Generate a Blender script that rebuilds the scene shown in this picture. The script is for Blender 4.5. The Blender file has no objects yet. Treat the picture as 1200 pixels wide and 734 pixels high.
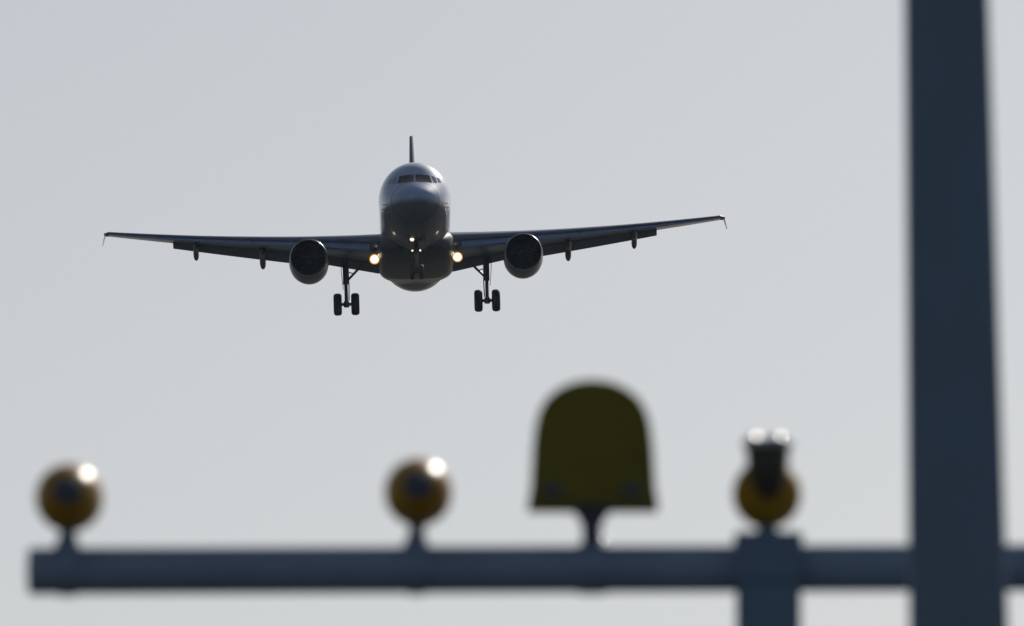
import bpy, math, random
from mathutils import Vector, Matrix
R = math.radians
sc = bpy.context.scene
COL = sc.collection

# ------------------------------------------------------------------ camera
TILT_UP = 9.4                               # degrees the long lens looks up
cam_d = bpy.data.cameras.new('camera')
cam_d.sensor_width = 36.0
cam_d.lens = 400.0
cam_d.clip_start = 0.5
cam_d.clip_end = 60000.0
cam_d.dof.use_dof = True
cam_d.dof.focus_distance = 615.0
cam_d.dof.aperture_fstop = 5.6
cam = bpy.data.objects.new('camera', cam_d)
cam.location = (0, 0, 1.7)
cam.rotation_euler = (R(90 + TILT_UP), 0, 0)
COL.objects.link(cam)
sc.camera = cam

# ------------------------------------------------------------------ sky and sun
SUN_EL, SUN_AZ = R(33.0), R(22.0)          # azimuth to the right of the viewing direction (+Y)
w = bpy.data.worlds.new('World')
sc.world = w
w.use_nodes = True
nt = w.node_tree
bg = nt.nodes['Background']
sky = nt.nodes.new('ShaderNodeTexSky')
sky.sky_type = 'NISHITA'
sky.sun_disc = False
sky.sun_elevation = SUN_EL
sky.sun_rotation = SUN_AZ
sky.altitude = 0
sky.air_density = 1.0
sky.dust_density = 0.8
sky.ozone_density = 1.0
hs = nt.nodes.new('ShaderNodeHueSaturation')
hs.inputs['Saturation'].default_value = 0.57
nt.links.new(sky.outputs[0], hs.inputs['Color'])
tint = nt.nodes.new('ShaderNodeMix'); tint.data_type = 'RGBA'; tint.blend_type = 'MULTIPLY'
tint.inputs['Factor'].default_value = 1.0
tint.inputs['B'].default_value = (0.932, 0.896, 0.876, 1)     # a cool daylight white balance
nt.links.new(hs.outputs[0], tint.inputs['A'])
nt.links.new(tint.outputs['Result'], bg.inputs['Color'])
bg.inputs['Strength'].default_value = 0.074

sun_d = bpy.data.lights.new('sun', 'SUN')
sun_d.energy = 4.0
sun_d.angle = R(0.53)
sun_d.color = (1.0, 0.94, 0.86)
sun = bpy.data.objects.new('sun', sun_d)
to_sun = Vector((math.sin(SUN_AZ) * math.cos(SUN_EL), math.cos(SUN_AZ) * math.cos(SUN_EL), math.sin(SUN_EL)))
sun.rotation_euler = to_sun.to_track_quat('Z', 'Y').to_euler()
sun.location = (20, 40, 40)
COL.objects.link(sun)

vs = sc.view_settings
vs.view_transform = 'Standard'
vs.look = 'None'
vs.exposure = 0.0
vs.gamma = 1.0
vs.use_curve_mapping = False
sc.cycles.use_denoising = True
sc.cycles.use_adaptive_sampling = False
sc.cycles.sample_clamp_direct = 0.0
sc.cycles.sample_clamp_indirect = 10.0

# ------------------------------------------------------------------ materials
def mat(name, col, rough=0.5, metal=0.0, coat=0.0, coat_rough=0.05, var=0.0, scale=4.0, bump=0.0, bscale=60.0, spec=0.5, stretch=(1, 1, 1)):
    m = bpy.data.materials.new(name)
    m.use_nodes = True
    t = m.node_tree
    b = t.nodes['Principled BSDF']
    b.inputs['Base Color'].default_value = (*col, 1)
    b.inputs['Roughness'].default_value = rough
    b.inputs['Metallic'].default_value = metal
    b.inputs['Coat Weight'].default_value = coat
    b.inputs['Coat Roughness'].default_value = coat_rough
    b.inputs['Specular IOR Level'].default_value = spec
    tc = t.nodes.new('ShaderNodeTexCoord')
    mp = t.nodes.new('ShaderNodeMapping')
    mp.inputs['Scale'].default_value = stretch
    t.links.new(tc.outputs['Object'], mp.inputs['Vector'])
    if var > 0:
        n = t.nodes.new('ShaderNodeTexNoise')
        n.inputs['Scale'].default_value = scale
        n.inputs['Detail'].default_value = 6
        n.inputs['Roughness'].default_value = 0.62
        t.links.new(mp.outputs[0], n.inputs['Vector'])
        r = t.nodes.new('ShaderNodeValToRGB')
        r.color_ramp.elements[0].position = 0.3
        r.color_ramp.elements[1].position = 0.7
        r.color_ramp.elements[0].color = (*[c * (1 - var) for c in col], 1)
        r.color_ramp.elements[1].color = (*[min(1, c * (1 + var)) for c in col], 1)
        t.links.new(n.outputs['Fac'], r.inputs['Fac'])
        t.links.new(r.outputs[0], b.inputs['Base Color'])
        mr = t.nodes.new('ShaderNodeMapRange')
        mr.inputs['To Min'].default_value = max(0.02, rough - 0.12)
        mr.inputs['To Max'].default_value = min(1, rough + 0.12)
        t.links.new(n.outputs['Fac'], mr.inputs['Value'])
        t.links.new(mr.outputs[0], b.inputs['Roughness'])
    if bump > 0:
        n2 = t.nodes.new('ShaderNodeTexNoise')
        n2.inputs['Scale'].default_value = bscale
        n2.inputs['Detail'].default_value = 4
        t.links.new(mp.outputs[0], n2.inputs['Vector'])
        bp = t.nodes.new('ShaderNodeBump')
        bp.inputs['Strength'].default_value = bump
        bp.inputs['Distance'].default_value = 0.01
        t.links.new(n2.outputs['Fac'], bp.inputs['Height'])
        t.links.new(bp.outputs[0], b.inputs['Normal'])
    return m

def lamp_mat(name, core, rim, s_core, s_halo, radius):
    """A lit lamp: white core, with the glare halo painted as orange emission towards the lens edge."""
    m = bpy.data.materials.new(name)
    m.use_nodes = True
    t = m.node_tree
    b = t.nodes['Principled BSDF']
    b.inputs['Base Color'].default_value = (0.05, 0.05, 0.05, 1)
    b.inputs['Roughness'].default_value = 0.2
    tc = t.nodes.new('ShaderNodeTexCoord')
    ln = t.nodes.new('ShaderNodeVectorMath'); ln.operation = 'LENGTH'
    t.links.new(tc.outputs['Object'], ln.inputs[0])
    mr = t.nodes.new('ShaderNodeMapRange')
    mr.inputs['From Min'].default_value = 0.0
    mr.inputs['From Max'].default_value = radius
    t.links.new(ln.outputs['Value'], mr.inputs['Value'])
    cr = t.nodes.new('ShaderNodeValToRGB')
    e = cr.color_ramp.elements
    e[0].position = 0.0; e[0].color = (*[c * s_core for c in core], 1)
    e[1].position = 1.0; e[1].color = (*[c * s_halo * .45 for c in rim], 1)
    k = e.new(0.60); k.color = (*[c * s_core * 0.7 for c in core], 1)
    k2 = e.new(0.78); k2.color = (*[0.5 * c * s_halo * 3.2 + 0.0 for c in rim], 1)
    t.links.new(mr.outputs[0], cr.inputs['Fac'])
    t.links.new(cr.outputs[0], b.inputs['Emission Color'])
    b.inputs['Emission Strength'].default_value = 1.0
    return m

M = {}
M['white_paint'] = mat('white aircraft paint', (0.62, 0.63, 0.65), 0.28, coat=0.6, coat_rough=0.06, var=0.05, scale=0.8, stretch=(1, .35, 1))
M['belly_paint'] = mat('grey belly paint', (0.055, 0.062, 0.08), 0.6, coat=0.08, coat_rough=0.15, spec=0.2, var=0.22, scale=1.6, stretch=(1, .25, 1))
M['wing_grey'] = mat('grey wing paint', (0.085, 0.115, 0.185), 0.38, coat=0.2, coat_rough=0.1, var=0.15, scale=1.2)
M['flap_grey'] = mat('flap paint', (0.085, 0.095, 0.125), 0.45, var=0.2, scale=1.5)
M['slat_sky_blue'] = mat('slat with sky reflection', (0.14, 0.20, 0.35), 0.4, metal=0.1, var=0.1, scale=1.5)  # sky reflection on the slats put into the blue base colour
M['lip_metal'] = mat('polished inlet lip', (0.34, 0.36, 0.40), 0.32, metal=1.0, var=0.08, scale=5)
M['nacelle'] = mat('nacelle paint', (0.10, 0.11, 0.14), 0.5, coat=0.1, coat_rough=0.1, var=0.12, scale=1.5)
M['inlet_dark'] = mat('inlet duct', (0.04, 0.05, 0.075), 0.5)
M['fan'] = mat('titanium fan blades', (0.09, 0.105, 0.14), 0.4, metal=0.7)
M['spinner'] = mat('spinner', (0.07, 0.07, 0.08), 0.4)
M['glass_dark'] = mat('cockpit glass', (0.012, 0.014, 0.018), 0.12, spec=0.35)
M['glass_side_sky'] = mat('side glass with sky reflection', (0.14, 0.195, 0.31), 0.08, spec=0.6)  # pale blue base stands in for the sky mirrored in these panes
M['window_frame'] = mat('window surround', (0.30, 0.32, 0.36), 0.4)
M['gear_steel'] = mat('gear steel', (0.11, 0.12, 0.15), 0.4, metal=0.3, var=0.2, scale=6)
M['tyre'] = mat('tyre rubber', (0.032, 0.036, 0.046), 0.75, bump=0.2, bscale=20)
M['rim'] = mat('wheel rim', (0.08, 0.08, 0.085), 0.45, metal=0.5)
M['fin_paint'] = mat('fin paint', (0.06, 0.075, 0.12), 0.5, coat=0.0, var=0.1, scale=1)
M['probe'] = mat('polished probe', (0.7, 0.7, 0.7), 0.25, metal=1.0)
M['seam'] = mat('panel seam', (0.04, 0.042, 0.05), 0.6)
M['landing_lamp'] = lamp_mat('landing lamp lens with glare', (1.0, 0.86, 0.62), (1.0, 0.42, 0.12), 9.0, 1.0, 0.275)  # lens oversized so its orange edge carries the glare halo
M['small_lamp'] = lamp_mat('taxi lamp lens', (1.0, 0.86, 0.68), (1.0, 0.6, 0.3), 3.0, 0.5, 0.14)
M['lamp_unlit'] = mat('unlit lamp glass', (0.12, 0.12, 0.13), 0.15)
M['post_paint'] = mat('blue grey mast paint', (0.080, 0.140, 0.232), 0.55, var=0.13, scale=3.5, bump=0.12, bscale=90, stretch=(1, 1, .4))
M['bar_paint'] = mat('grey tube paint', (0.135, 0.20, 0.31), 0.45, var=0.14, scale=5, bump=0.1, bscale=120)
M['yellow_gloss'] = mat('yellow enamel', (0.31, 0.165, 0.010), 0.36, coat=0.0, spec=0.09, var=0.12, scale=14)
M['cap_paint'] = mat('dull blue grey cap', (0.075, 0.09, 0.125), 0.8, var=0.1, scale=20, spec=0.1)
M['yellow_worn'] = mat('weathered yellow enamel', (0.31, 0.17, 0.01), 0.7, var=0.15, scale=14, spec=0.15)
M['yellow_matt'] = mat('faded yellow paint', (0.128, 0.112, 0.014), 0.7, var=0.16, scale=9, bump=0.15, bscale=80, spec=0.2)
M['black_rubber'] = mat('dark collar', (0.025, 0.022, 0.015), 0.5)
M['steel'] = mat('galvanised steel', (0.28, 0.31, 0.35), 0.35, metal=0.6, var=0.15, scale=30)
M['glint_metal'] = mat('glint stud metal', (0.85, 0.85, 0.85), 0.28, metal=1.0)
M['lens_glass'] = mat('lamp glass', (0.35, 0.38, 0.4), 0.1)

# ------------------------------------------------------------------ mesh helpers
class MB:
    def __init__(s): s.v = []; s.f = []; s.sm = []
    def add(s, verts, faces, smooth=True):
        o = len(s.v)
        s.v += [tuple(p) for p in verts]
        s.f += [tuple(i + o for i in f) for f in faces]
        s.sm += [smooth] * len(faces)
    def loft(s, rings, cap0=True, cap1=True, smooth=True, closed=True):
        n = len(rings[0]); v = []; f = []
        for r in rings: v += r
        for i in range(len(rings) - 1):
            for j in range(n if closed else n - 1):
                k = (j + 1) % n
                f.append((i * n + j, i * n + k, (i + 1) * n + k, (i + 1) * n + j))
        s.add(v, f, smooth)
        if cap0: s.add(rings[0], [tuple(range(n))[::-1]], False)
        if cap1: s.add(rings[-1], [tuple(range(n))], False)
    def box(s, c, d, rot=None):
        v = [Vector((x * d[0] / 2, y * d[1] / 2, z * d[2] / 2)) for x in (-1, 1) for y in (-1, 1) for z in (-1, 1)]
        if rot: v = [rot @ p for p in v]
        v = [p + Vector(c) for p in v]
        s.add(v, [(0, 1, 3, 2), (4, 6, 7, 5), (0, 4, 5, 1), (2, 3, 7, 6), (0, 2, 6, 4), (1, 5, 7, 3)], False)
    def tube(s, pts, rad, n=16, caps=True, smooth=True):
        pts = [Vector(p) for p in pts]
        if not isinstance(rad, (list, tuple)): rad = [rad] * len(pts)
        rings = []
        up = None
        for i, p in enumerate(pts):
            d = (pts[min(i + 1, len(pts) - 1)] - pts[max(i - 1, 0)]).normalized()
            if up is None:
                up = d.orthogonal().normalized()
            a = (up - d * up.dot(d)).normalized(); up = a
            b = d.cross(a)
            rings.append([p + a * (rad[i] * math.cos(t)) + b * (rad[i] * math.sin(t)) for t in [2 * math.pi * k / n for k in range(n)]])
        s.loft(rings, caps, caps, smooth)
    def lathe(s, prof, c=(0, 0, 0), axis='Z', n=32):
        """profile of (radius, height) turned round an axis"""
        rings = []
        for r, h in prof:
            ring = []
            for k in range(n):
                t = 2 * math.pi * k / n
                if axis == 'Z': p = (r * math.cos(t), r * math.sin(t), h)
                elif axis == 'Y': p = (r * math.cos(t), h, -r * math.sin(t))
                else: p = (h, r * math.cos(t), r * math.sin(t))
                ring.append(Vector(p) + Vector(c))
            rings.append(ring)
        s.loft(rings, prof[0][0] > 1e-5, prof[-1][0] > 1e-5)
    def build(s, name, m, parent=None, loc=None, rot=None, bevel=0, segs=3):
        me = bpy.data.meshes.new(name)
        me.from_pydata(s.v, [], s.f)
        me.polygons.foreach_set('use_smooth', s.sm)
        me.materials.append(m)
        me.validate()
        import bmesh
        bm = bmesh.new(); bm.from_mesh(me)
        bmesh.ops.remove_doubles(bm, verts=bm.verts, dist=1e-5)
        bmesh.ops.recalc_face_normals(bm, faces=bm.faces)
        bm.to_mesh(me); bm.free()
        me.set_sharp_from_angle(angle=R(42))
        o = bpy.data.objects.new(name, me)
        COL.objects.link(o)
        if parent: o.parent = parent
        if loc: o.location = loc
        if rot: o.rotation_euler = rot
        if bevel:
            b = o.modifiers.new('bevel', 'BEVEL'); b.width = bevel; b.segments = segs; b.limit_method = 'ANGLE'
        return o

def tag(o, label=None, cat=None, group=None, kind=None):
    if label: o['label'] = label
    if cat: o['category'] = cat
    if group: o['group'] = group
    if kind: o['kind'] = kind
    return o

def empty(name, loc=(0, 0, 0), rot=(0, 0, 0), parent=None):
    o = bpy.data.objects.new(name, None)
    COL.objects.link(o)
    o.location = loc; o.rotation_euler = rot
    o.empty_display_size = 0.2
    if parent: o.parent = parent
    return o

def dup(o, parent=None, loc=None):
    c = o.copy(); COL.objects.link(c)
    if parent: c.parent = parent
    if loc: c.location = loc
    for ch in list(o.children): dup(ch, c)
    return c

def lerp(tab, x):
    """piecewise smooth table lookup (monotone cubic through the rows)"""
    n = len(tab)
    if x <= tab[0][0]: return list(tab[0][1:])
    if x >= tab[-1][0]: return list(tab[-1][1:])
    for i in range(n - 1):
        if tab[i][0] <= x <= tab[i + 1][0]: break
    h = tab[i + 1][0] - tab[i][0]; t = (x - tab[i][0]) / h
    out = []
    for c in range(1, len(tab[0])):
        d = (tab[i + 1][c] - tab[i][c]) / h
        def slope(k):
            if k == 0: return (tab[1][c] - tab[0][c]) / (tab[1][0] - tab[0][0])
            if k == n - 1: return (tab[-1][c] - tab[-2][c]) / (tab[-1][0] - tab[-2][0])
            a = (tab[k][c] - tab[k - 1][c]) / (tab[k][0] - tab[k - 1][0])
            b = (tab[k + 1][c] - tab[k][c]) / (tab[k + 1][0] - tab[k][0])
            return 0 if a * b <= 0 else 2 * a * b / (a + b)
        m0, m1 = slope(i), slope(i + 1)
        t2, t3 = t * t, t * t * t
        out.append((2 * t3 - 3 * t2 + 1) * tab[i][c] + (t3 - 2 * t2 + t) * h * m0 + (-2 * t3 + 3 * t2) * tab[i + 1][c] + (t3 - t2) * h * m1)
    return out

# ------------------------------------------------------------------ ground
g = MB()
N = 48
gr = [0, 30, 80, 200, 600, 2000, 8000, 30000]
rings = [[Vector((r * math.cos(2 * math.pi * k / N), r * math.sin(2 * math.pi * k / N), 0)) for k in range(N)] for r in gr[1:]]
g.loft(rings, True, False)
M['field'] = mat('mown grass field', (0.052, 0.056, 0.050), 0.9, var=0.35, scale=0.6, bump=0.5, bscale=12, spec=0.1)
tag(g.build('ground', M['field']), 'green grass field beneath the approach lights', 'ground', kind='structure')

# ------------------------------------------------------------------ thin summer haze between the lens and the aircraft
hz = MB(); hz.box((0, 350, 65.5), (500, 800, 133))
M['haze'] = bpy.data.materials.new('haze'); M['haze'].use_nodes = True
ht = M['haze'].node_tree; ht.nodes.remove(ht.nodes['Principled BSDF'])
pv = ht.nodes.new('ShaderNodeVolumePrincipled')
pv.inputs['Color'].default_value = (0.62, 0.80, 1.0, 1)
pv.inputs['Density'].default_value = 0.00002
pv.inputs['Anisotropy'].default_value = 0.3
ht.links.new(pv.outputs[0], ht.nodes['Material Output'].inputs['Volume'])
tag(hz.build('haze', M['haze']), 'thin pale haze in the air', 'haze', kind='stuff')

# ------------------------------------------------------------------ airliner
# local axes: x to the photo's right, y aft from the nose tip, z up from the fuselage centre line
CG = Vector((0, 17.0, 0))
PITCH, ROLL, YAW = 7.8 - TILT_UP, 1.65, 0.42
plane = empty('passenger_jet', (-5.29, 611.5, 1.7 + 611.5 * math.tan(R(TILT_UP + .402))), (R(-PITCH), R(-ROLL), R(YAW)))
tag(plane, 'twin engine passenger jet coming in to land with wheels down and landing lights on', 'airliner')
def off(p): return Vector(p) - CG
class PB(MB):
    """mesh in nose-tip coordinates, stored relative to the airliner's centre"""
    def build(s, name, m, parent=None, origin=None, **k):
        o0 = Vector(origin) if origin is not None else CG
        s.v = [tuple(Vector(p) - o0) for p in s.v]
        o = MB.build(s, name, m, parent, **k)
        pm = getattr(parent, '_o', None)
        po = ORIG.get(parent.name, CG) if parent else CG
        o.location = o0 - po
        ORIG[o.name] = o0
        return o
ORIG = {plane.name: CG}

FUS = [  # y, half width, top z, bottom z
    (0.00, 0.02, -0.53, -0.57), (0.06, 0.30, -0.28, -0.82), (0.20, 0.55, -0.12, -1.04), (0.45, 0.82, 0.07, -1.27),
    (0.80, 1.06, 0.28, -1.45), (1.20, 1.27, 0.50, -1.60), (1.60, 1.43, 0.74, -1.71), (2.00, 1.56, 1.03, -1.79),
    (2.40, 1.66, 1.34, -1.86), (2.80, 1.745, 1.60, -1.91), (3.30, 1.82, 1.80, -1.96), (4.00, 1.895, 1.95, -2.01),
    (5.00, 1.95, 2.045, -2.05), (6.20, 1.945, 2.07, -2.07), (9, 1.945, 2.07, -2.07), (14, 1.945, 2.07, -2.07), (20, 1.945, 2.07, -2.07), (24.0, 1.945, 2.07, -2.07),
    (25.6, 1.94, 2.07, -1.99), (27.5, 1.83, 2.07, -1.76), (29.5, 1.62, 2.06, -1.36), (31.5, 1.33, 2.02, -0.86),
    (33.5, 0.98, 1.90, -0.28), (35.5, 0.62, 1.70, 0.32), (37.0, 0.32, 1.48, 0.82), (37.5, 0.18, 1.34, 0.98)]
def fus(y): return lerp(FUS, y)
def inside(x, z, y):
    hw, zt, zb = fus(y)
    zc, hh = (zt + zb) / 2, (zt - zb) / 2
    return (x / hw) ** 2 + ((z - zc) / hh) ** 2 - 1
def skin_y(x, z, y0=0.0, y1=6.2):
    if inside(x, z, y1) > 0: return y1
    for _ in range(40):
        m = (y0 + y1) / 2
        if inside(x, z, m) > 0: y0 = m
        else: y1 = m
    return y1
b = PB()
ys = [0, .02, .06, .12, .2, .32, .45, .6, .8, 1, 1.2, 1.4, 1.6, 1.8, 2, 2.2, 2.4, 2.6, 2.8, 3.05, 3.3, 3.65, 4, 4.5, 5, 5.6, 6.2, 9, 12, 15, 18, 21, 24, 24.8, 25.6, 26.5, 27.5, 28.5, 29.5, 30.5, 31.5, 32.5, 33.5, 34.5, 35.5, 36.3, 37, 37.5]
NR = 72
rings = []
for y in ys:
    hw, zt, zb = fus(y); zc, hh = (zt + zb) / 2, (zt - zb) / 2
    rings.append([(hw * math.sin(2 * math.pi * k / NR), y, zc + hh * math.cos(2 * math.pi * k / NR)) for k in range(NR)])
b.loft(rings)
fuselage = b.build('fuselage', M['white_paint'], plane)
# skylight blue above and belly shade below, both put into the skin colour
def belly_shade(m_top, m_under):
    m = bpy.data.materials.new('aircraft paint with belly shade'); m.use_nodes = True
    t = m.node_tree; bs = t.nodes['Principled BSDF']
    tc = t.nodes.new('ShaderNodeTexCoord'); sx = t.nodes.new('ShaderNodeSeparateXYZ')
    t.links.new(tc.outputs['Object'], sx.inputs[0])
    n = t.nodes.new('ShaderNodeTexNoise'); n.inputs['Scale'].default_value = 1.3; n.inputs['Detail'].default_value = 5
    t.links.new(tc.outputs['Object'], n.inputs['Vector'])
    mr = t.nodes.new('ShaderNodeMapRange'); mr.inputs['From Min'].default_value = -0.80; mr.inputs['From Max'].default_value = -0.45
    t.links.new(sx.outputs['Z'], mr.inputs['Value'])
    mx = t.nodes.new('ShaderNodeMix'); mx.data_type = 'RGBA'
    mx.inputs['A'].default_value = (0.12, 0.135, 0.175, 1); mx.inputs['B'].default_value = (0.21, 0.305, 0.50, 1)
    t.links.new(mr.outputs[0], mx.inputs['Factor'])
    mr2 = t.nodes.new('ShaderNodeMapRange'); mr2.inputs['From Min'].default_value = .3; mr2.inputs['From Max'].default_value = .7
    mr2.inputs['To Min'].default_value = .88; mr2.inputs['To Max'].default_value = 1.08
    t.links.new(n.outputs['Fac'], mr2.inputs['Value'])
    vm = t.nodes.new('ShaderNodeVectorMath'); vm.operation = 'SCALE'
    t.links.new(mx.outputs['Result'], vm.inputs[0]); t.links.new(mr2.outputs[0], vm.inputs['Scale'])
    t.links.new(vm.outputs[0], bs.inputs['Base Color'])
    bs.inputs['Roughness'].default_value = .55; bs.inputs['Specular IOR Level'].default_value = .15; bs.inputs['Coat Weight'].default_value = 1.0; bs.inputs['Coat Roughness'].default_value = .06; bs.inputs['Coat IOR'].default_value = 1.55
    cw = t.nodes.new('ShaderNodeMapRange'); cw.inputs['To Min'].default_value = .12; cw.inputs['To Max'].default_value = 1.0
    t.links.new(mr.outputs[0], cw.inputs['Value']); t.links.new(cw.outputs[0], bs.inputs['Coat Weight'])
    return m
M['shaded_skin'] = belly_shade(None, None)
fuselage.data.materials[0] = M['shaded_skin']

# cockpit windows laid on the skin: each given by its outline seen from ahead
def skin_patch(name, corners, m, parent, lift=0.006, nu=10, nv=6, origin=None):
    bb = PB(); a, b_, c, d = [Vector(p) for p in corners]; V = []
    for i in range(nu + 1):
        for j in range(nv + 1):
            u, v = i / nu, j / nv
            p = (a * (1 - u) + b_ * u) * (1 - v) + (d * (1 - u) + c * u) * v
            y = skin_y(p.x, p.y)
            # lift along the rough surface normal
            e = .02
            n = Vector(((skin_y(p.x + e, p.y) - skin_y(p.x - e, p.y)) / (2 * e), -1, (skin_y(p.x, p.y + e) - skin_y(p.x, p.y - e)) / (2 * e))).normalized()
            V.append(Vector((p.x, y, p.y)) + n * lift)
    F = [(i * (nv + 1) + j, (i + 1) * (nv + 1) + j, (i + 1) * (nv + 1) + j + 1, i * (nv + 1) + j + 1) for i in range(nu) for j in range(nv)]
    bb.add(V, F)
    o = bb.build(name, m, parent)
    return o
for sgn in (-1, 1):
    skin_patch('cockpit_window', [(sgn * .05, .50), (sgn * .93, .47), (sgn * .79, .95), (sgn * .05, .99)], M['glass_dark'], fuselage)
    skin_patch('cockpit_window', [(sgn * 1.02, .50), (sgn * 1.22, .52), (sgn * 1.11, .86), (sgn * .90, .94)], M['glass_side_sky'], fuselage)
    skin_patch('cockpit_window', [(sgn * 1.28, .55), (sgn * 1.42, .58), (sgn * 1.32, .82), (sgn * 1.18, .86)], M['glass_side_sky'], fuselage)
    # air data probes
    for py, pz in ((2.3, -.55), (2.8, -.72)):
        hw, zt, zb = fus(py); zc, hh = (zt + zb) / 2, (zt - zb) / 2
        x = sgn * hw * math.sqrt(max(0, 1 - ((pz - zc) / hh) ** 2))
        pb = PB(); pb.tube([(x - sgn * .02, py, pz), (x + sgn * .11, py - .03, pz), (x + sgn * .13, py - .08, pz), (x + sgn * .13, py - .24, pz)], [.03, .02, .018, .012], 10)
        pb.build('air_data_probe', M['probe'], fuselage)
# radome seam and antennas
hw, zt, zb = fus(1.2); zc, hh = (zt + zb) / 2, (zt - zb) / 2
rs = PB()
rs.loft([[((hw_ + d) * math.sin(2 * math.pi * k / 64), y, (zt_ + zb_) / 2 + ((zt_ - zb_) / 2 + d) * math.cos(2 * math.pi * k / 64)) for k in range(64)]
         for y, d in ((1.19, .001), (1.20, .005), (1.225, .005), (1.235, .001)) for hw_, zt_, zb_ in [fus(y)]], False, False)
rs.build('radome_seam', M['seam'], fuselage)
for py, pz, s in ((7.5, 2.06, 1), (15.5, 2.06, 1), (9.0, -2.06, -1)):
    an = PB()
    an.loft([[(-.02, py, pz), (0, py - .2, pz), (.02, py, pz), (0, py + .25, pz)], [(-.01, py + .2, pz + s * .3), (0, py + .1, pz + s * .3), (.01, py + .2, pz + s * .3), (0, py + .3, pz + s * .3)]], smooth=False)
    an.build('blade_antenna', M['window_frame'], fuselage)

# belly fairing between the wings
bf = PB()
BF = [(8.8, .9, -1.75, -2.0), (9.6, 1.55, -1.2, -2.13), (10.8, 1.98, -.72, -2.26), (12.2, 2.1, -.55, -2.36), (15.0, 2.1, -.55, -2.40), (18.0, 2.08, -.6, -2.36), (20.0, 1.95, -.9, -2.2), (21.6, 1.5, -1.4, -2.08), (22.4, 1.0, -1.75, -2.03)]
rings = []
for i in range(40):
    y = 8.8 + (22.4 - 8.8) * i / 39
    hw, zt, zb = lerp(BF, y); zc, hh = (zt + zb) / 2, (zt - zb) / 2
    ring = []
    for k in range(56):
        t = 2 * math.pi * k / 56; cx, sx = math.cos(t), math.sin(t)
        e = 2 / 3.4
        ring.append((hw * math.copysign(abs(sx) ** e, sx), y, zc + hh * math.copysign(abs(cx) ** e, cx)))
    rings.append(ring)
bf.loft(rings)
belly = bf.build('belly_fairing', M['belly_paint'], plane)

# ---- wings
WING = [(1.7, 11.35, 7.4), (6.4, 13.75, 4.6), (17.0, 19.4, 1.45)]    # span station, leading edge y, chord
def wing_at(s):
    for i in range(2):
        a, c = WING[i], WING[i + 1]
        if s <= c[0] or i == 1:
            t = (s - a[0]) / (c[0] - a[0]); break
    le, ch = a[1] + (c[1] - a[1]) * t, a[2] + (c[2] - a[2]) * t
    d = s - 2
    z = -1.12 + .095 * d + .0024 * d * abs(d)
    inc = R(2.8 - 3.2 * (s - 1.7) / 15.3)
    tc = .150 - .045 * min(1, (s - 1.7) / 10)
    return le, ch, z, inc, tc
def foil(xc, tc, side):
    t = 5 * tc * (.2969 * math.sqrt(max(xc, 0)) - .126 * xc - .3516 * xc ** 2 + .2843 * xc ** 3 - .1015 * xc ** 4)
    cam = .018 * (1 - (2 * xc - 1) ** 2)
    return cam + side * t
def wp(s, xc, zc, sg):
    le, ch, z, inc, tc = wing_at(s)
    return Vector((sg * s, le + ch * (xc * math.cos(inc) + zc * math.sin(inc)), z + ch * (zc * math.cos(inc) - xc * math.sin(inc))))
def foil_ring(s, sg, x0, x1, n=16):
    tc = wing_at(s)[4]
    up = [x0 + (x1 - x0) * (.5 - .5 * math.cos(math.pi * i / n)) for i in range(n + 1)]
    pts = [wp(s, x, foil(x, tc, 1), sg) for x in up[::-1]] + [wp(s, x, foil(x, tc, -1), sg) for x in (up[1:] if x0 == 0 else up)]
    return pts
def sub_foil(s, sg, pivot, chord, ang, tc, n=12):
    """a small aerofoil of its own (flap), nose at pivot in chord units, turned down by ang"""
    up = [.5 - .5 * math.cos(math.pi * i / n) for i in range(n + 1)]
    L = [(x, foil(x, tc, 1)) for x in up[::-1]] + [(x, foil(x, tc, -1)) for x in up[1:]]
    return [wp(s, pivot[0] + chord * (x * math.cos(ang) + z * math.sin(ang)), pivot[1] + chord * (z * math.cos(ang) - x * math.sin(ang)), sg) for x, z in L]
def slat_ring(s, sg, ang=R(20)):
    tc = wing_at(s)[4]
    n = 9; x1u, x1l = .155, .035
    U = [x1u * (i / n) ** 2 for i in range(n + 1)]; Lw = [x1l * (i / 5) ** 2 for i in range(6)]
    out = [(x, foil(x, tc, 1)) for x in U[::-1]] + [(x, foil(x, tc, -1)) for x in Lw[1:]]
    # inner face back to the start, a hollow curve
    e = out[-1]; st = out[0]
    inner = [(e[0] + (st[0] - e[0]) * t, e[1] + (st[1] - e[1]) * t + .012 * math.sin(math.pi * t) - .012 * t * 0) for t in (.2, .4, .6, .8)]
    out = out + inner
    px, pz = .16, -.05
    res = []
    for x, z in out:
        dx, dz = x - px, z - pz
        xr = px + dx * math.cos(ang) + dz * math.sin(ang) * 1.0
        zr = pz + dz * math.cos(ang) + dx * math.sin(ang)
        res.append(wp(s, xr - .055, zr - .012, sg))
    return res
def span(a, c, n): return [a + (c - a) * i / n for i in range(n + 1)]
FLAP_END = 13.25
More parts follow.
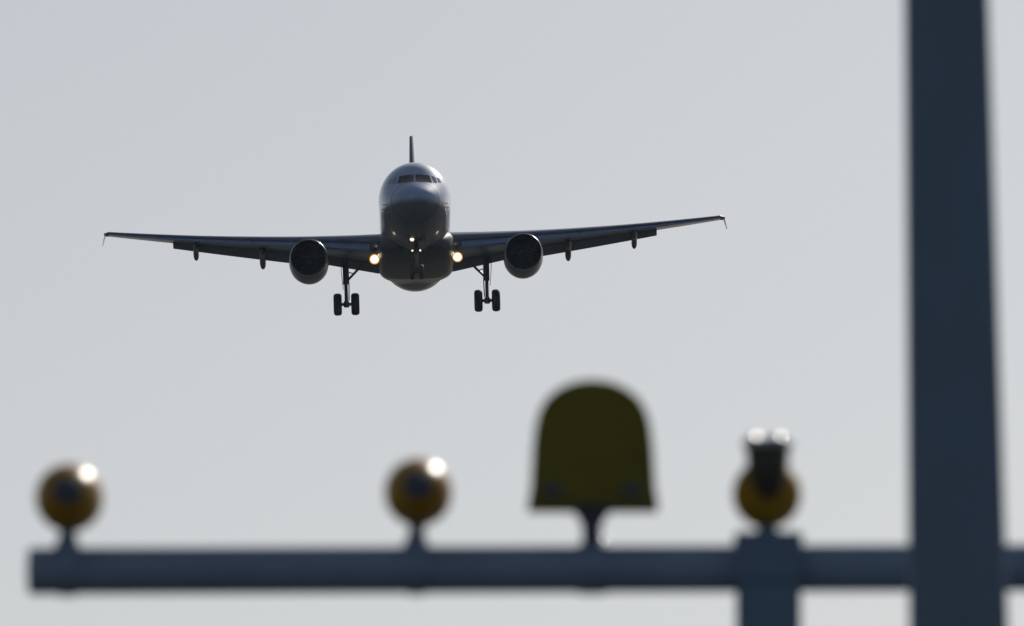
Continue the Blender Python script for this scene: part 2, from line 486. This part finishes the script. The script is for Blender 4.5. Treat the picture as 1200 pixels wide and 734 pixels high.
for sg in (-1, 1):
    wb = PB()
    wb.loft([foil_ring(s, sg, 0, .80) for s in span(1.7, FLAP_END, 24)])
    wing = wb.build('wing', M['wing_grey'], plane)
    ob = PB(); rs_ = [foil_ring(s, sg, 0, 1.0) for s in span(FLAP_END, 16.75, 8)]
    ob.loft(rs_)
    ob.build('aileron_section', M['wing_grey'], wing)
    for a, c, pv, chd, an in ((2.0, 6.3, (.755, -.012), .20, 19), (6.5, FLAP_END, (.75, -.012), .265, 24)):
        fb = PB(); fb.loft([sub_foil(s, sg, pv, chd, R(an), .13) for s in span(a, c, 10)])
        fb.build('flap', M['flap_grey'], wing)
    for a, c in ((2.5, 5.25), (6.35, 8.85), (8.9, 11.35), (11.4, 13.85), (13.9, 16.35)):
        sb = PB(); sb.loft([slat_ring(s, sg) for s in span(a, c, 8)])
        sb.build('slat', M['slat_sky_blue'], wing)
    # flap track fairings: canoe shaped pods hanging under the trailing edge
    for s, L, wd in ((6.2, 3.2, .21), (8.35, 2.75, .2), (12.0, 2.15, .18)):
        le, ch, z, inc, tc = wing_at(s)
        p0 = wp(s, .45, foil(.45, tc, -1), sg); fb = PB()
        rr = []
        for i in range(15):
            t = i / 14
            r = wd * max(.05, min(1, t * 5 + .1, (1.015 - t) * 9) ** .6)
            y = p0.y + L * t
            dz = -.12 - (.06 * t if t < .5 else .03 + (t - .5) * L * .40)
            cx = sg * s
            rr.append([(cx + r * .85 * math.cos(q), y, p0.z + dz + 1.35 * r * math.sin(q)) for q in [2 * math.pi * k / 14 for k in range(14)]])
        fb.loft(rr)
        fb.build('flap_track_fairing', M['flap_grey'], wing)
    # wing tip fence
    fe = PB()
    t0 = wp(16.72, 0, 0, sg); z0 = t0.z
    def fr(x, y0, y1, z, th=.022): return [(x - th, (y0 + y1) / 2, z), (x, y0, z), (x + th, (y0 + y1) / 2, z), (x, y1, z)]
    fe.loft([fr(sg * (16.95 + .18), t0.y + 1.0, t0.y + 1.75, z0 - .50, .012), fr(sg * (16.95 + .1), t0.y + .55, t0.y + 1.7, z0 - .25), fr(sg * 16.97, t0.y + .1, t0.y + 1.65, z0 - .03, .04), fr(sg * 16.97, t0.y + .45, t0.y + 1.7, z0 + .10)], smooth=True)
    fe.build('wingtip_fence', M['wing_grey'], wing)
    cp = PB(); cp.loft([foil_ring(16.75, sg, 0, 1.0), [Vector((sg * 17.02, (p.y - t0.y) * .75 + t0.y + .28, z0 + (p.z - z0) * .4)) for p in foil_ring(16.75, sg, 0, 1.0)]])
    cp.build('wingtip', M['flap_grey'], wing)
    # landing light under the root
    le, ch, z, inc, tc = wing_at(2.3)
    Lp = Vector((sg * 2.245, 12.35, -2.04))
    hb = PB(); hb.lathe([(.12, .36), (.26, .16), (.305, .02), (.305, -.17), (.295, -.17), (.295, -.02)], Lp, 'Y', 24)
    hb.box(Lp + Vector((0, .25, .22)), (.1, .2, .5))
    house = hb.build('landing_light', M['gear_steel'], wing, origin=Lp)
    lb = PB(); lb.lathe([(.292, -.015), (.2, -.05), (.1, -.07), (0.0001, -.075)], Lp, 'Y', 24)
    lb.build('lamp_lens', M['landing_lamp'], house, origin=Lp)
    # small runway turn off lamp in the root fairing
    Tp = Vector((sg * 1.99, 11.75, -1.86))
    tb = PB(); tb.lathe([(.06, .12), (.06, 0), (.04, -.02), (.0001, -.03)], Tp, 'Y', 16)
    tb.build('turn_off_lamp', M['small_lamp'], wing, origin=Tp)

    # ---- engine
    Ec = Vector((sg * 5.80, 11.0, -2.03))
    eng = empty('engine', Ec - CG, parent=plane); ORIG[eng.name] = Ec
    nb = PB()
    def nac(r, y, zo=0): return [(Ec.x + r * math.cos(q), Ec.y + y, Ec.z + zo + r * math.sin(q)) for q in [2 * math.pi * k / 48 for k in range(48)]]
    nb.loft([nac(1.03, .13), nac(1.055, .45, -.02), nac(1.065, 1.0, -.05), nac(1.07, 1.8, -.07), nac(1.04, 2.8, -.04), nac(.95, 3.8, .0), nac(.80, 4.6, .04), nac(.66, 5.2, .07), nac(.60, 5.25, .07), nac(.5, 4.9, .07)], False, True)
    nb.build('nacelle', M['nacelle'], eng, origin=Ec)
    lb = PB(); lb.loft([nac(1.033, .16), nac(1.02, .06), nac(.995, .01), nac(.975, 0), nac(.95, .02), nac(.925, .10)], False, False)
    lb.build('inlet_lip', M['lip_metal'], eng, origin=Ec)
    ib = PB(); ib.loft([nac(.925, .10), nac(.88, .4), nac(.86, .9), nac(.86, 1.25)], False, True)
    ib.build('inlet_duct', M['inlet_dark'], eng, origin=Ec)
    fanb = PB()
    for k in range(22):
        a = 2 * math.pi * k / 22
        ring = []
        for r, tw, wd in ((.22, .25, .10), (.5, .65, .16), (.85, 1.05, .2)):
            ca, sa = math.cos(a), math.sin(a); tx, tz = -sa, ca
            dx, dy = wd * .5 * math.sin(tw), wd * .5 * math.cos(tw)
            ring.append([(Ec.x + r * ca + tx * (e * dx), Ec.y + 1.05 + e * dy + q, Ec.z + r * sa + tz * (e * dx)) for e, q in ((-1, 0), (1, 0), (1, .012), (-1, .012))])
        fanb.loft(ring, smooth=False)
    fanb.build('fan', M['fan'], eng, origin=Ec)
    sb = PB(); sb.lathe([(.0001, .55), (.08, .62), (.17, .8), (.23, 1.0), (.24, 1.2)], Ec, 'Y', 24)
    sb.build('spinner', M['spinner'], eng, origin=Ec)
    pb = PB()
    pb.loft([[(Ec.x + dx, Ec.y + y, Ec.z + z) for dx in (-.16, .16) for y, z in ()] or
             [(Ec.x - w_, Ec.y + y, Ec.z + zb_), (Ec.x + w_, Ec.y + y, Ec.z + zb_), (Ec.x + w_, Ec.y + y, Ec.z + zt_), (Ec.x - w_, Ec.y + y, Ec.z + zt_)]
             for y, zb_, zt_, w_ in ((1.4, .95, 1.0, .04), (2.4, .9, 1.16, .14), (3.6, .8, 1.22, .17), (5.2, .62, 1.15, .15), (6.6, .85, 1.05, .05))], smooth=False)
    pb.build('pylon', M['nacelle'], eng, origin=Ec)

    # ---- main gear
    Gp = Vector((sg * 3.84, 17.7, -3.72))     # axle centre
    top = Vector((sg * 3.85, 17.3, -1.35))
    gear = empty('main_gear', Gp - CG, parent=plane); ORIG[gear.name] = Gp
    st = PB()
    st.tube([top, top.lerp(Gp, .55)], [.155, .15], 16)
    st.tube([top.lerp(Gp, .5), Gp + Vector((0, 0, -.02))], [.095, .095], 16)
    st.tube([Gp + Vector((-.62, 0, 0)), Gp + Vector((.62, 0, 0))], .085, 14)
    st.tube([Gp + Vector((0, 0, .16)), Gp + Vector((0, 0, -.16))], .15, 16)
    # torque links behind the leg
    st.tube([top.lerp(Gp, .52) + Vector((0, .12, 0)), Gp + Vector((0, .48, .55)), Gp + Vector((0, .12, .12))], .05, 8)
    st.tube([top.lerp(Gp, .15) + Vector((-sg * .15, 0, 0)), top.lerp(Gp, .58) + Vector((-sg * .17, .05, 0)), Gp + Vector((-sg * .14, 0, .2))], .03, 8)
    st.build('strut', M['gear_steel'], gear, origin=Gp)
    br = PB(); br.tube([top.lerp(Gp, .50), Vector((sg * 2.95, 17.55, -1.62))], .065, 10)
    br.tube([top.lerp(Gp, .25), (top.lerp(Gp, .50) + Vector((sg * 2.95, 17.55, -1.62))) / 2], .03, 8)
    br.build('side_brace', M['gear_steel'], gear, origin=Gp)
    db = PB(); db.loft([[(sg * 3.97 + sg * d + e, y, z) for y in (17.0, 18.1) for e in ((0, .03) if y < 17.5 else (.03, 0))] for z, d in ((-1.45, .12), (-2.0, .12), (-2.85, .04))], smooth=False)
    db.build('gear_door', M['wing_grey'], gear, origin=Gp)
    for e in (-1, 1):
        wc = Gp + Vector((e * .48, 0, 0))
        tb = PB(); tb.lathe([(a * 1.03, h * 1.10) for a, h in [(.26, -.16), (.36, -.195), (.44, -.205), (.51, -.19), (.555, -.15), (.58, -.10), (.588, -.05), (.588, .05), (.58, .10), (.555, .15), (.51, .19), (.44, .205), (.36, .195), (.26, .16)]], wc, 'X', 40)
        whl = tb.build('wheel', M['tyre'], gear, origin=wc)
        rb = PB(); rb.lathe([(.0001, -.10), (.1, -.12), (.2, -.10), (.27, -.175), (.27, .175), (.2, .10), (.1, .12), (.0001, .10)], wc, 'X', 24)
        rb.build('rim', M['rim'], whl, origin=wc)

    # ---- tailplane
    hb = PB(); hr = []
    for i in range(7):
        t = i / 6; s = .5 + 5.75 * t; le = 31.6 + 3.6 * t; ch = 4.0 - 2.6 * t; z = .62 + s * .105
        L = [(.5 - .5 * math.cos(math.pi * k / 10)) for k in range(11)]
        hr.append([(sg * s, le + ch * x, z + ch * .95 * foil(x, .10, 1)) for x in L[::-1]] + [(sg * s, le + ch * x, z + ch * .95 * foil(x, .10, -1)) for x in L[1:]])
    hb.loft(hr)
    hb.build('tailplane', M['wing_grey'], plane)

# ---- fin
fb = PB(); fr_ = []
for i in range(9):
    t = i / 8; z = 1.6 + 6.45 * t; le = 29.6 + 4.9 * t; ch = 6.2 - 4.2 * t
    L = [(.5 - .5 * math.cos(math.pi * k / 12)) for k in range(13)]
    def th(x): return foil(x, .10, 1) - .018 * (1 - (2 * x - 1) ** 2)
    fr_.append([(ch * th(x), le + ch * x, z) for x in L[::-1]] + [(-ch * th(x), le + ch * x, z) for x in L[1:]])
fb.loft(fr_)
fb.build('tail_fin', M['fin_paint'], plane)

# ---- nose gear
Np = Vector((0, 5.05, -3.83))
ng = empty('nose_gear', Np - CG, parent=plane); ORIG[ng.name] = Np
sb = PB(); sb.tube([(0, 5.35, -1.9), (0, 5.15, -3.0)], .105, 14); sb.tube([(0, 5.17, -2.9), Np], .07, 14)
sb.tube([Np + Vector((-.3, 0, 0)), Np + Vector((.3, 0, 0))], .06, 12)
sb.tube([(0, 5.2, -2.75), (0, 6.1, -2.0)], .05, 10)
sb.tube([(0, 5.0, -2.95), (0, 4.75, -3.3), (0, 5.0, -3.65)], .035, 8)
sb.tube([(-.26, 4.98, -2.68), (.26, 4.98, -2.68)], .03, 8)
sb.tube([(-.26, 4.98, -2.10), (.26, 4.98, -2.10)], .03, 8)
sb.build('strut', M['gear_steel'], ng, origin=Np)
for e in (-1, 1):
    wc = Np + Vector((e * .25, 0, 0))
    tb = PB(); tb.lathe([(.17, -.09), (.27, -.112), (.35, -.11), (.385, -.08), (.395, -.03), (.395, .03), (.385, .08), (.35, .11), (.27, .112), (.17, .09)], wc, 'X', 32)
    whl = tb.build('wheel', M['tyre'], ng, origin=wc)
    rb = PB(); rb.lathe([(.0001, -.06), (.12, -.06), (.172, -.088), (.172, .088), (.12, .06), (.0001, .06)], wc, 'X', 20)
    rb.build('rim', M['rim'], whl, origin=wc)
    db = PB(); db.loft([[(e * (.42 + d) , 4.2, z), (e * (.45 + d), 4.2, z), (e * (.45 + d), 5.9, z), (e * (.42 + d), 5.9, z)] for z, d in ((-1.95, 0), (-2.3, .05), (-2.62, .05))], smooth=False)
    db.build('gear_door', M['belly_paint'], ng, origin=Np)
    for z, r, lit in ((-2.68, .046, True), (-2.06, .14 if e < 0 else .10, e < 0), (-1.86, .07 if e < 0 else .05, e < 0)):
        Lp = Vector((e * .21, 4.93, z))
        hb = PB(); hb.lathe([(.04, .14), (r * 1.05, .05), (r * 1.1, -.01), (r, -.012)], Lp, 'Y', 18)
        hs_ = hb.build('taxi_light', M['gear_steel'], ng, origin=Lp)
        lb = PB(); lb.lathe([(r, -.01), (r * .6, -.03), (.0001, -.04)], Lp, 'Y', 18)
        lb.build('lamp_lens', M['small_lamp'] if lit else M['lamp_unlit'], hs_, origin=Lp)

# ------------------------------------------------------------------ approach lights (41 m from the camera)
YB = 41.0
def X(u): return (u - 600) * .003105
def height(v, dist): return 1.7 + dist * math.tan(R(TILT_UP) - math.atan((v - 367) / 13333.3))
def Z(v): return height(v, YB)
TILT = .0036
def bar_z(x): return Z(669.5) + (x - X(38)) * TILT
# crossbar tube
cb = MB()
x0, x1, rb_ = X(33), 3.55, .0865
cb.tube([(x0 - X(38) * 0, 0, 0), (x0 + .012, 0, 0), (x1, 0, (x1 - x0) * TILT)], [rb_ - .006, rb_, rb_], 40)
bar = cb.build('crossbar', M['bar_paint'], None, loc=(0, YB, bar_z(x0)))
tag(bar, 'long horizontal blue grey steel tube carrying the approach lights', 'crossbar')
eb = MB(); eb.tube([(x0 - .004, 0, 0), (x0 - .001, 0, 0)], [.045, .058], 30)
eb.build('end_cap', M['bar_paint'], bar)

# short support post under the fourth lamp
px = X(900)
sp = empty('support_post', (px, YB - .03, 0))
tag(sp, 'square blue grey post holding up the crossbar under the lamp with the dark collar', 'post')
hb_ = bar_z(px)
m1 = MB(); m1.box((0, 0, (hb_ + .105) / 2), (.234, .20, hb_ + .105)); m1.build('post_shaft', M['post_paint'], sp, bevel=.012)
m2 = MB(); m2.box((0, 0, hb_ + .025), (.248, .224, .185)); m2.build('bracket', M['post_paint'], sp, bevel=.012)
m3 = MB(); m3.box((0, 0, .012), (.42, .42, .024))
m3.build('base_plate', M['steel'], sp, bevel=.004)
m4 = MB(); m4.lathe([(.034, 0), (.034, .010), (.0001, .010)], (0, 0, 0), 'Z', 6)

# tall tapered mast nearer to the camera
YM = 39.4
def XM(u): return (u - 600) * .0029953
H = 13.0
zb_, zt_ = height(734, YM), height(0, YM)
cxb, cxt = XM(1120.7), XM(1111.3)
wb_, wt_ = 113 * .0029953, 97 * .0029953
def mast_c(z): return cxb + (cxt - cxb) * (z - zb_) / (zt_ - zb_)
def mast_w(z): return wb_ + (wt_ - wb_) * (z - zb_) / (zt_ - zb_)
ms = empty('lighting_mast', (mast_c(0), YM, 0))
tag(ms, 'tall thick tapering blue grey mast standing in front of the crossbar', 'mast')
mm = MB(); rings = []
for i in range(13):
    z = H * i / 12; h = mast_w(z) / 2; c = mast_c(z) - mast_c(0)
    q = .25 * h
    rings.append([(c - h, -h + q, z), (c - h + q, -h, z), (c + h - q, -h, z), (c + h, -h + q, z), (c + h, h - q, z), (c + h - q, h, z), (c - h + q, h, z), (c - h, h - q, z)])
mm.loft(rings, smooth=False)
mm.build('mast_shaft', M['post_paint'], ms, bevel=.01)
mf = MB(); mf.box((0, 0, .02), (.62, .62, .04)); mf.build('base_plate', M['steel'], ms, bevel=.004)

# round lamps seen from behind: bowl housing, stem, clamp on the tube, lens facing the aircraft
def round_lamp(u, v, r, stem_u, label, group='round yellow approach lamps'):
    bx, bz = X(stem_u), bar_z(X(stem_u)) + rb_
    c = Vector((X(u) - bx, 0, Z(v) - bz))
    root = empty('approach_lamp', (bx, YB, bz))
    tag(root, label, 'lamp', group)
    # bowl: closed round back towards the camera, flat glass towards the aircraft, tipped up a little
    prof = [(.0001, -1.9 * r)] + [(r * math.sin(a), -1.9 * r * math.cos(a)) for a in [math.pi * .5 * k / 14 for k in range(1, 15)]] + [(r, .25 * r), (r * .97, .45 * r), (r * .86, .62 * r), (r * .80, .66 * r)]
    hb = MB(); hb.lathe(prof, (0, 0, 0), 'Y', 48)
    ho = hb.build('housing', M['yellow_gloss'], root, loc=c, rot=(R(6), 0, 0))
    cb_ = MB(); cb_.lathe([(.0001, -2.0 * r), (.22 * r, -1.97 * r), (.38 * r, -1.88 * r), (.44 * r, -1.75 * r), (.45 * r, -1.5 * r)], (0, 0, .12 * r), 'Y', 32)
    cb_.build('rear_cap', M['cap_paint'], ho)
    lb = MB(); lb.lathe([(r * .81, .645 * r), (r * .55, .72 * r), (.0001, .76 * r)], (0, 0, 0), 'Y', 40)
    lb.build('lamp_glass', M['lens_glass'], ho)
    sb = MB(); sb.tube([(0, 0, -.02), (0, 0, .02), (0, 0, .05), (c.x * .6, 0, c.z - r * .8)], [.06, .042, .030, .030], 20)
    sb.build('stem', M['bar_paint'], root)
    kb = MB(); kb.tube([(-.03, 0, -rb_), (.03, 0, -rb_)], rb_ + .007, 32); kb.build('pipe_clamp', M['bar_paint'], root)
    return root, c
round_lamp(80.5, 583.5, .125, 79, 'yellow round lamp at the free end of the crossbar')
round_lamp(490, 577, .125, 488, 'yellow round lamp between the crossbar end and the large hooded lamp')

# fourth lamp: the same bowl with a dark collar and a bright capped top, standing on the post
u4, v4, r4 = 899, 580, .125
bz4 = hb_ + .1175
root4 = empty('approach_lamp', (X(u4), YB - .03, bz4))
tag(root4, 'yellow round lamp with dark collar and shiny cap on top of the square post', 'lamp', 'round yellow approach lamps')
c4 = Vector((0, 0, Z(v4) - bz4))
prof = [(.0001, -1.25 * r4)] + [(r4 * math.sin(a), -1.25 * r4 * math.cos(a)) for a in [math.pi * .5 * k / 14 for k in range(1, 15)]] + [(r4, .25 * r4), (r4 * .97, .45 * r4), (r4 * .86, .62 * r4), (r4 * .80, .66 * r4)]
hb = MB(); hb.lathe(prof, (0, 0, 0), 'Y', 48); h4 = hb.build('housing', M['yellow_worn'], root4, loc=c4)
lb = MB(); lb.lathe([(r4 * .81, .645 * r4), (r4 * .55, .72 * r4), (.0001, .76 * r4)], (0, 0, 0), 'Y', 40); lb.build('lamp_glass', M['lens_glass'], h4)
sb = MB(); sb.tube([(0, 0, 0), (0, 0, .015), (0, 0, .03), (0, 0, c4.z - r4 * .9)], [.06, .045, .032, .03], 20); sb.build('stem', M['bar_paint'], root4)
zc = Z(560) - bz4; ztop = Z(527) - bz4
nb = MB(); nb.lathe([(.02, zc - .105), (.045, zc - .085), (.062, zc - .045), (.074, zc - .005), (.080, ztop - .03), (.080, ztop - .02)], (0, -.14, 0), 'Z', 36); nb.build('collar', M['black_rubber'], root4)
nb = MB(); nb.lathe([(.088, ztop - .02), (.092, ztop - .016), (.092, ztop - .002), (.086, ztop + .006), (.0001, ztop + .006)], (0, -.14, 0), 'Z', 36); nb.build('cap', M['steel'], root4)
for du in (-14, 14):  # domed studs added to give the two sun glints on the cap
    k = MB(); k.lathe([(.03, -.004), (.03, .002)] + [(.03 * math.cos(a), .002 + .03 * math.sin(a)) for a in [math.pi / 2 * q / 12 for q in range(1, 12)]] + [(.0001, .032)], (0, 0, 0), 'Z', 28)
    k.build('glint_stud', M['glint_metal'], root4, loc=(du * .003084 - .012, -.14, ztop - .003))

# large hooded lamp
uf = 693.5
bzf = bar_z(X(uf)) + rb_
fl = empty('hooded_lamp', (X(uf), YB, bzf))
tag(fl, 'large dull yellow bell shaped hooded lamp on a short stem above the crossbar', 'lamp')
def vz(v): return Z(v) - bzf
outl = [(-76.5, 595), (-76, 588), (-73.5, 577), (-72, 550), (-70.5, 525), (-68, 503), (-63.5, 485), (-55, 470), (-41.5, 458.5), (-23, 450.5), (0, 447.5)]
outl = outl + [(-a, c) for a, c in outl[-2::-1]]
P = [((a + 1.5) * .003105, vz(c)) for a, c in outl]
fb = MB()
def prof_ring(y, s):
    cz = vz(560)
    return [(x * s, y, cz + (z - cz) * s if z > cz else z) for x, z in P]
fb.loft([prof_ring(y, s) for y, s in ((-.10, .93), (-.095, .965), (-.08, .99), (-.05, 1.0), (.08, 1.0), (.12, .99), (.13, .95))], smooth=True)
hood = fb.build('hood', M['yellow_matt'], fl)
em = hood.modifiers.new('edges', 'EDGE_SPLIT'); em.split_angle = R(40)
for e in (-1, 1):
    k = MB(); k.box((e * .145, -.102, vz(580)), (.075, .02, .036)); k.build('corner_bracket', M['cap_paint'], fl, bevel=.006)
nb = MB(); nb.lathe([(.080, vz(595.5)), (.066, vz(601)), (.046, vz(610)), (.036, vz(617)), (.035, vz(640)), (.042, vz(645)), (.045, -.02)], (0, 0, 0), 'Z', 28); nb.build('stem', M['cap_paint'], fl)
k = MB(); k.lathe([(.012, 0), (.012, .006), (.0001, .012)], (0, 0, 0), 'Z', 12); k.build('clamp_bolt', M['steel'], fl, loc=(.042, .0, .018), rot=(0, R(30), 0))
kb = MB(); kb.tube([(-.05, 0, -rb_), (.05, 0, -rb_)], rb_ + .007, 32); kb.build('pipe_clamp', M['bar_paint'], fl)
